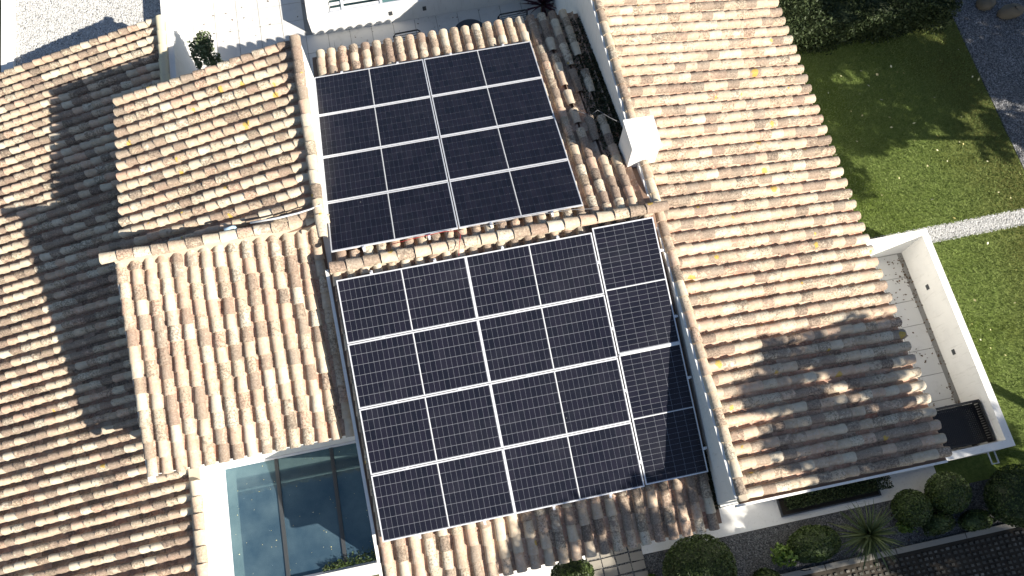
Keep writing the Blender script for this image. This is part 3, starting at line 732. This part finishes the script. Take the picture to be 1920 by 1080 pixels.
# yucca, dracaena and the thin-leaved plant: every leaf a part
def blade_mesh(L, w, droop, seg=5):
    V = []; Fc = []
    for i in range(seg + 1):
        t = i / seg; ww = w * (1 - t ** 1.7) * (.55 + .45 * min(1, t * 4)) + .001
        x = L * t * math.cos(droop * t * .7); z = -L * t * math.sin(droop * t * .7)
        V += [(x, -ww / 2, z + .12 * ww), (x, 0, z - .2 * ww), (x, ww / 2, z + .12 * ww)]
    for i in range(seg):
        a = 3 * i; Fc += [(a, a + 1, a + 4, a + 3), (a + 1, a + 2, a + 5, a + 4)]
    return V, Fc
def rosette(name, label, cat, c, n, L, w, mat, elev=(10, 80), droop=.6, trunk=0.):
    t = thing(name, label, cat, c)
    meshes = [new_mesh('leaf', *blade_mesh(L * k, w, droop * d), mat, True) for k, d in ((1, 1), (.9, .7), (1.08, 1.3), (.75, .5))]
    for i in range(n):
        o = bpy.data.objects.new('leaf', meshes[i % 4]); col.objects.link(o); o.parent = t
        e = math.radians(elev[0] + (elev[1] - elev[0]) * (i / n) ** .9 + random.uniform(-6, 6))
        o.location = (0, 0, trunk + .1 * i / n)
        o.rotation_euler = Euler((random.uniform(-.3, .3), -e, i * 2.39996 + random.uniform(-.2, .2)), 'XYZ')
        s = random.uniform(.8, 1.1); o.scale = (s, s, s)
    v, f = tube([(0, 0, -.03), (0, 0, trunk + .08)], .06 if trunk > .15 else .035, 7); tk = bpy.data.objects.new('trunk', new_mesh('trunk', v, f, 'bark', True)); col.objects.link(tk); tk.parent = t
    return t
rosette('yucca', 'spiky yucca with long narrow leaves in the gravel bed', 'plant', (9.08, -6.02, ZG), 150, .72, .042, 'leaf_yucca', (-5, 85), .7, .35)
rosette('cordyline', 'dark red spiky plant at the corner of the terrace', 'plant', (5.55, 7.75, ZG), 46, .80, .06, 'leaf_red', (5, 80), .35, .25)
rosette('grassy_plant', 'thin grey green grassy plant behind the eave of the upper solar roof', 'plant', (.28, 7.10, ZG), 46, .62, .016, 'leaf_thin', (15, 85), .5, .05)

def tree(c, base, r, n, size, mat, label, cat='tree', group=None, seed=1, trunk_r=.12, nblob=16, spread=.62, blob=.38, name='broadleaf_tree'):
    """crown of separate leaf clumps with gaps, trunk and limbs"""
    c = Vector(c); base = Vector(base); rr = random.Random(seed); nr = np.random.default_rng(seed)
    t = thing(name, label, cat, base, group)
    blobs = []
    for i in range(nblob):
        d = Vector((rr.gauss(0, 1), rr.gauss(0, 1), rr.gauss(0, 1))).normalized() * (rr.random() ** .45)
        blobs.append((Vector((c.x + d.x * r[0] * spread * 1.2, c.y + d.y * r[1] * spread * 1.2, c.z + d.z * r[2] * spread * 1.2)), blob * rr.uniform(.7, 1.25)))
    P_ = []
    for b, k in blobs:
        m = n // nblob; d = nr.normal(size=(m, 3)); d /= np.linalg.norm(d, axis=1)[:, None]
        P_.append(np.array(b) + d * np.array(r) * k * (nr.random(m) ** .5)[:, None])
    V, Fc = leaf_quads(np.concatenate(P_), size)
    link('crown', np_mesh('crown', V, Fc, mat, nr.random(len(Fc))), t)
    top = c - Vector((0, 0, r[2] * .5)); parts = [tube([base - Vector((0, 0, .1)), base.lerp(top, .5) + Vector((.03, .02, 0)), top], trunk_r, 8, trunk_r * .6)]
    for b, k in blobs: parts.append(tube([top, top.lerp(b, .5) + Vector((0, 0, .05)), b], trunk_r * .35, 5, trunk_r * .08))
    v, f = merge(parts); link('trunk', new_mesh('trunk', v, f, 'bark', True), t)
    return t
tree((-2.5, 6.95, -2.35), (-2.5, 6.4, ZG), (.36, .50, 1.05), 1900, .075, 'leaf_olive', 'slender green shrub standing on the white terrace behind the small left roof', 'shrub', seed=5, trunk_r=.03, nblob=15, spread=.66, blob=.24, name='terrace_shrub')
GT = 'garden trees that shade the lawn and roofs'
TREES = [
    ((17.5, -2.1, 1.6), (18.7, 1.3, ZG), (2.3, 2.1, 1.3), 6000, .15, 3),
    ((20.7, -2.0, 1.8), (21.6, .7, ZG), (2.3, 2.0, 1.4), 6200, .15, 4),
    ((19.0, -.1, 1.7), (20.0, 1.9, ZG), (2.6, 1.7, 1.3), 6200, .15, 41),
    ((22.6, .6, 2.2), (24.2, .2, ZG), (3.0, 2.4, 1.8), 13000, .16, 5),
    ((24.3, -2.7, 2.0), (26.5, -2.5, ZG), (2.7, 2.6, 1.8), 14000, .16, 52),
    ((21.6, 3.4, 2.2), (24.2, 3.2, ZG), (3.2, 2.2, 1.8), 13000, .16, 51),
    ((15.0, -9.8, 4.6), (15.3, -6.25, ZG), (2.9, 2.0, 1.7), 15000, .16, 6),
    ((19.5, -14.2, 4.4), (19.8, -14.0, ZG), (3.8, 2.8, 2.2), 14000, .18, 7),
    ((14.4, -13.6, 3.6), (14.4, -14.2, ZG), (3.1, 2.6, 2.0), 13500, .17, 8),
    ((10.3, -10.75, 3.9), (10.9, -11.8, ZG), (2.6, 1.42, 1.3), 8600, .15, 9),
]
tl = ['tall tree beyond the right edge whose crown dapples the lawn', 'tree beyond the hedge that darkens the gravel yard', 'small tree by the gravel yard at the far right of the lawn', 'wide tree standing beyond the gravel yard', 'dense tree to the right of the gravel yard, opposite the gravel path', 'tree beyond the gravel yard above the others',
      'tree below the patio whose trunk shadow crosses the lawn', 'large garden tree far below the right corner', 'broad tree standing below the garden bed',
      'tree below the roofs shading the lower eave tiles']
for (c, b, r, n, s, sd), l in zip(TREES, tl):
    tree(c, b, r, n, s, 'leaf_tree', l, 'tree', GT, sd, .07 if sd in (3, 4, 41, 5, 51) else .11, 40, .72, .2)

# grass blades, pebbles, leaves and moss
def blades(name, xr, yr, n, h, mat, keep=None):
    x = rng.uniform(*xr, n); y = rng.uniform(*yr, n)
    if keep is not None: k = keep(x, y); x = x[k]; y = y[k]; n = len(x)
    a = rng.uniform(0, 2 * math.pi, n); L = rng.uniform(.6, 1.3, n) * h; w = .006
    b = np.stack([x, y, np.full(n, ZG)], 1); t = np.stack([np.cos(a), np.sin(a), np.zeros(n)], 1)
    tip = b + np.stack([rng.normal(0, .45, n) * L, rng.normal(0, .45, n) * L, L], 1)
    V = np.stack([b - t * w, b + t * w, tip], 1).reshape(-1, 3)
    cl = .5 + .5 * np.sin(x * 3.1 + np.sin(y * 2.3) * 2) * np.sin(y * 2.7 + x)
    link(name, np_mesh(name, V, np.arange(3 * n).reshape(n, 3), mat, np.clip(.25 * cl + .7 * rng.random(n), 0, .99)), kind='stuff')
blades('grass', (9.9, 15.8), (.13, 5.4), 95000, .04, 'blade')
blades('grass', (12.4, 17.5), (-6.4, -.22), 75000, .045, 'blade')
def pebbles(name, xr, yr, z, n, s, mat):
    x = rng.uniform(*xr, n); y = rng.uniform(*yr, n); c = np.stack([x, y, np.full(n, z)], 1)
    o = np.array([(1, 0, 0), (0, 1, 0), (-1, 0, 0), (0, -1, 0), (0, 0, 1.)]) ; sz = s * rng.uniform(.5, 1.3, (n, 1, 1))
    a = rng.uniform(0, 6.28, n); ca_, sa_ = np.cos(a), np.sin(a)
    q = o[None] * np.stack([rng.uniform(.7, 1.2, n), rng.uniform(.6, 1, n), rng.uniform(.5, .9, n)], 1)[:, None, :] * sz
    q2 = q.copy(); q2[..., 0] = q[..., 0] * ca_[:, None] - q[..., 1] * sa_[:, None]; q2[..., 1] = q[..., 0] * sa_[:, None] + q[..., 1] * ca_[:, None]
    V = (c[:, None] + q2).reshape(-1, 3); f = np.array([(0, 1, 4), (1, 2, 4), (2, 3, 4), (3, 0, 4)])
    Fc = (np.arange(n)[:, None, None] * 5 + f[None]).reshape(-1, 3)
    link(name, np_mesh(name, V, Fc, mat, np.repeat(rng.random(n), 4)), kind='stuff')
pebbles('white_gravel', (10.3, 17.0), (-.25, .16), ZG, 9000, .018, 'stone_white')
pebbles('white_gravel', (-7.56, -3.78), (7.9, 11.2), ZG, 15000, .024, 'stone_white')
pebbles('grey_gravel', (5.0, 12.4), (-6.4, -5.5), ZG, 9000, .016, 'stone_grey')
pebbles('grey_gravel', (9.9, 11.2), (5.0, 6.9), ZG, 2500, .018, 'stone_grey')
pebbles('grey_gravel', (5.9, 7.6), (8.2, 9.6), ZG, 2500, .03, 'stone_white')
def scatter_leaves(name, boxes_, mat, size):
    P_ = []
    for (x0, x1, y0, y1, z, n) in boxes_: P_.append(np.stack([rng.uniform(x0, x1, n), rng.uniform(y0, y1, n), z + rng.uniform(.005, .02, n)], 1))
    P_ = np.concatenate(P_); n = len(P_); a = rng.uniform(0, 6.28, n); s = size * rng.uniform(.5, 1.3, n)
    d = np.stack([np.cos(a) * s, np.sin(a) * s, rng.normal(0, .25, n) * s], 1); e = np.stack([-np.sin(a) * s * .6, np.cos(a) * s * .6, rng.normal(0, .2, n) * s], 1)
    V = np.stack([P_ - d, P_ + e, P_ + d, P_ - e], 1).reshape(-1, 3)
    link(name, np_mesh(name, V, np.arange(4 * n).reshape(n, 4), mat, rng.random(n)), kind='stuff')
scatter_leaves('fallen_leaves', [(10, 15.8, .2, 4.8, ZG + .04, 60), (12.5, 15.5, -4.5, -.3, ZG + .045, 16), (9.2, 10.5, 5, 6, ZG + .02, 8)], 'leaf_fall', .035)
scatter_leaves('dry_leaves', [(10.7, 12.1, -4.0, -.6, ZG, 110), (15.9, 18, .3, 6, ZG + .01, 60), (12.02, 12.17, -4.5, -.4, ZG, 120), (11.7, 12.15, -1.2, -.4, ZG, 25), (-.2, 5.4, 7.4, 8.2, ZG, 45), (-3, -.3, 8, 9.6, ZG, 25), (9.2, 11.9, -6.4, -5.6, ZG, 30)], 'leaf_dry', .024)
pebbles('grey_gravel', (15.85, 18.5), (.2, 7), ZG, 9000, .02, 'stone_grey')
scatter_leaves('dust_specks', [(-3.1, -.1, -4.5, -2.3, ZS - .004, 60)], 'leaf_fall', .010)
# moss in the valley between the panel roof and the right roof, and by the lower eave
n = 9000
x = rng.uniform(5.25, 5.84, n); y = rng.uniform(1.6, 5.6, n); k = rng.random(n) < np.clip((x - 5.15) / .5, 0, 1) * (.35 + .65 * (np.abs(y - 3.2) < 1.3))
x = x[k]; y = y[k]; z = RZ - (y - RY) * ta - .085 + rng.uniform(0, .05, len(x))
V, Fc = leaf_quads(np.stack([x, y, z], 1), .05)
link('moss', np_mesh('moss', V, Fc, 'moss', rng.random(len(Fc))), kind='stuff')
x = rng.uniform(5.66, 5.83, 1600); y = rng.uniform(-5.0, -3.9, 1600); z = RZ - (RY - y) * ta - .07 + rng.uniform(0, .03, 1600)
V, Fc = leaf_quads(np.stack([x, y, z], 1), .035)
link('moss', np_mesh('moss', V, Fc, 'moss', rng.random(len(Fc))), kind='stuff')
# climbing growth at the foot of the skylight
pts = np.stack([rng.uniform(-1.45, -.1, 900), np.zeros(900), np.zeros(900)], 1)
pts[:, 1] = -4.55 + np.abs(rng.normal(0, .05, 900)) * (1 + (pts[:, 0] + 1.45) * 1.4); pts[:, 2] = ZS + rng.uniform(.0, .13, 900) * (1 + .5 * (pts[:, 0] > -.6))
V, Fc = leaf_quads(pts, .045)
t = thing('creeper', 'low green creeper growing over the lower corner of the skylight glass', 'plant', (-.7, -4.58, ZS))
link('foliage', np_mesh('foliage', V, Fc, 'leaf_ball', rng.random(len(Fc))), t)

# ================================================================== FURNITURE AND SMALL THINGS
# black lattice daybed on the patio
db = thing('daybed', 'black lattice garden daybed in the corner of the patio', 'daybed', (11.5, -4.35, ZG))
X0, X1, Y0, Y1, ZD = 10.95, 12.10, -4.78, -3.98, ZG + .55
box('frame', [(X0, X1, Y0, Y0 + .05, ZD - .05, ZD), (X0, X1, Y1 - .05, Y1, ZD - .05, ZD), (X0, X0 + .05, Y0 + .05, Y1 - .05, ZD - .05, ZD), (X1 - .05, X1, Y0 + .05, Y1 - .05, ZD - .05, ZD)], 'black', db)
sm = boxes_mesh('slat', [(0, .028, 0, Y1 - Y0 - .1, -.018, -.004)], 'black'); sm2 = boxes_mesh('slat', [(0, X1 - X0 - .1, 0, .028, -.032, -.019)], 'black')
for i in range(27): o = bpy.data.objects.new('slat', sm); col.objects.link(o); o.parent = db; o.location = Vector((X0 + .055 + i * .039, Y0 + .05, ZD)) - ORG[db]
for i in range(17): o = bpy.data.objects.new('slat', sm2); col.objects.link(o); o.parent = db; o.location = Vector((X0 + .05, Y0 + .055 + i * .041, ZD)) - ORG[db]
for x, y in ((X0, Y0), (X1 - .05, Y0), (X0, Y1 - .05), (X1 - .05, Y1 - .05)): box('leg', (x, x + .05, y, y + .05, ZG, ZD - .05), 'black', db)
box('backrest', [(X1 + .0, X1 + .045, Y0 - .03, Y0 + .02, ZD - .05, ZD + .14), (X1, X1 + .045, Y1 - .02, Y1 + .03, ZD - .05, ZD + .14), (X1, X1 + .045, Y0 - .03, Y1 + .03, ZD + .14, ZD + .17)] +
    [(X1 + .01, X1 + .035, Y0 + .02 + i * .05, Y0 + .06 + i * .05, ZD - .03, ZD + .14) for i in range(15)], 'black', db)
box('armrest', [(X0 + .02, X1, Y1 + .0, Y1 + .04, ZD + .2, ZD + .23)] + [(X0 + .05 + i * .06, X0 + .075 + i * .06, Y1 + .008, Y1 + .03, ZD - .04, ZD + .2) for i in range(18)], 'black', db)
box('lower_shelf', (X0 + .05, X1 - .05, Y0 + .05, Y1 - .05, ZG + .12, ZG + .15), 'black', db)

# two black metal benches and a round table under the terrace eave
def bench(x0, x1, y, label):
    t = thing('metal_bench', label, 'bench', ((x0 + x1) / 2, y - .3, ZG), 'black metal benches on the terrace')
    v, f = tube([(x0, y, ZG), (x0, y, ZG + .74), (x0 + .05, y, ZG + .82), (x1 - .05, y, ZG + .84), (x1, y, ZG + .78), (x1, y, ZG)], .018, 6)
    link('back_frame', new_mesh('back_frame', v, f, 'black', True), t)
    for k in range(4): v, f = tube([(x0, y, ZG + .72 - k * .08), (x1, y, ZG + .74 - k * .08)], .008, 6); link('back_bar', new_mesh('back_bar', v, f, 'black', True), t)
    box('seat', [(x0, x1, y - .45 + k * .07, y - .41 + k * .07, ZG + .42, ZG + .44) for k in range(6)], 'black', t)
    for xx in (x0, x1 - .03):
        box('leg', (xx, xx + .03, y - .46, y - .43, ZG, ZG + .42), 'black', t)
bench(1.72, 2.36, 7.22, 'black metal bench behind the eave left of the round table, its back rail showing')
bench(4.30, 5.02, 7.28, 'black metal bench behind the eave right of the round table')
rt = thing('round_table', 'dark round table half hidden behind the eave tiles of the upper solar roof', 'table', (3.55, 6.95, ZG))
V = []; nn = 28
for z in (ZG + .70, ZG + .73):
    for k in range(nn): V.append((3.55 + .42 * math.cos(2 * math.pi * k / nn), 6.95 + .42 * math.sin(2 * math.pi * k / nn), z))
link('tabletop', new_mesh('tabletop', V, [tuple(range(nn - 1, -1, -1)), tuple(range(nn, 2 * nn))] + [(k, (k + 1) % nn, nn + (k + 1) % nn, nn + k) for k in range(nn)], 'dark_metal'), rt)
v, f = tube([(3.55, 6.95, ZG), (3.55, 6.95, ZG + .70)], .035, 8); link('pedestal', new_mesh('pedestal', v, f, 'black', True), rt)

# small things
v, f = merge([tube([(7.72, -6.42, ZG), (7.72, -6.42, ZG + .25), (7.76, -6.42, ZG + .32), (7.82, -6.42, ZG + .30), (7.82, -6.42, ZG + .24)], .012, 6)])
tag(link('garden_hook', new_mesh('garden_hook', v, f, 'black', True)), 'small black curved hook standing on the kerb below the yucca', 'hook')
# unseen post, added only to throw the long shadow stripe at the patio corner
gp = thing('shadow_post', 'unseen post added right of the lawn to throw a long shadow to the patio corner', 'post', (15.55, -6.0, ZG))
v, f = tube([(15.55, -6.0, ZG - .1), (15.55, -6.0, ZG + 2.5)], .10, 12); link('post', new_mesh('post', v, f, 'bark', True), gp)
v, f = tube([(15.55, -6.0, ZG + 2.5), (15.55, -6.0, ZG + 2.56)], .12, 12); link('cap', new_mesh('cap', v, f, 'dark_metal', True), gp)
# rocks on the road edge
for i, (x, y, s, l) in enumerate(((16.75, 5.75, .26, 'rounded pale rock, nearest the hedge at the top right'), (17.25, 5.35, .34, 'long brownish rock at the right edge of the gravel yard'), (17.9, 4.9, .24, 'small rock at the very right edge of the gravel yard'))):
    cV, cF = core_mesh((x, y, ZG + s * .3), (s, s * (.55 if i == 1 else .8), s * .6), 10, 7, 1.0)
    cV = cV + rng.normal(0, s * .05, cV.shape)
    tag(link('rock', np_mesh('rock', cV, cF, 'rock')), l, 'rock', 'rocks beside the gravel yard')
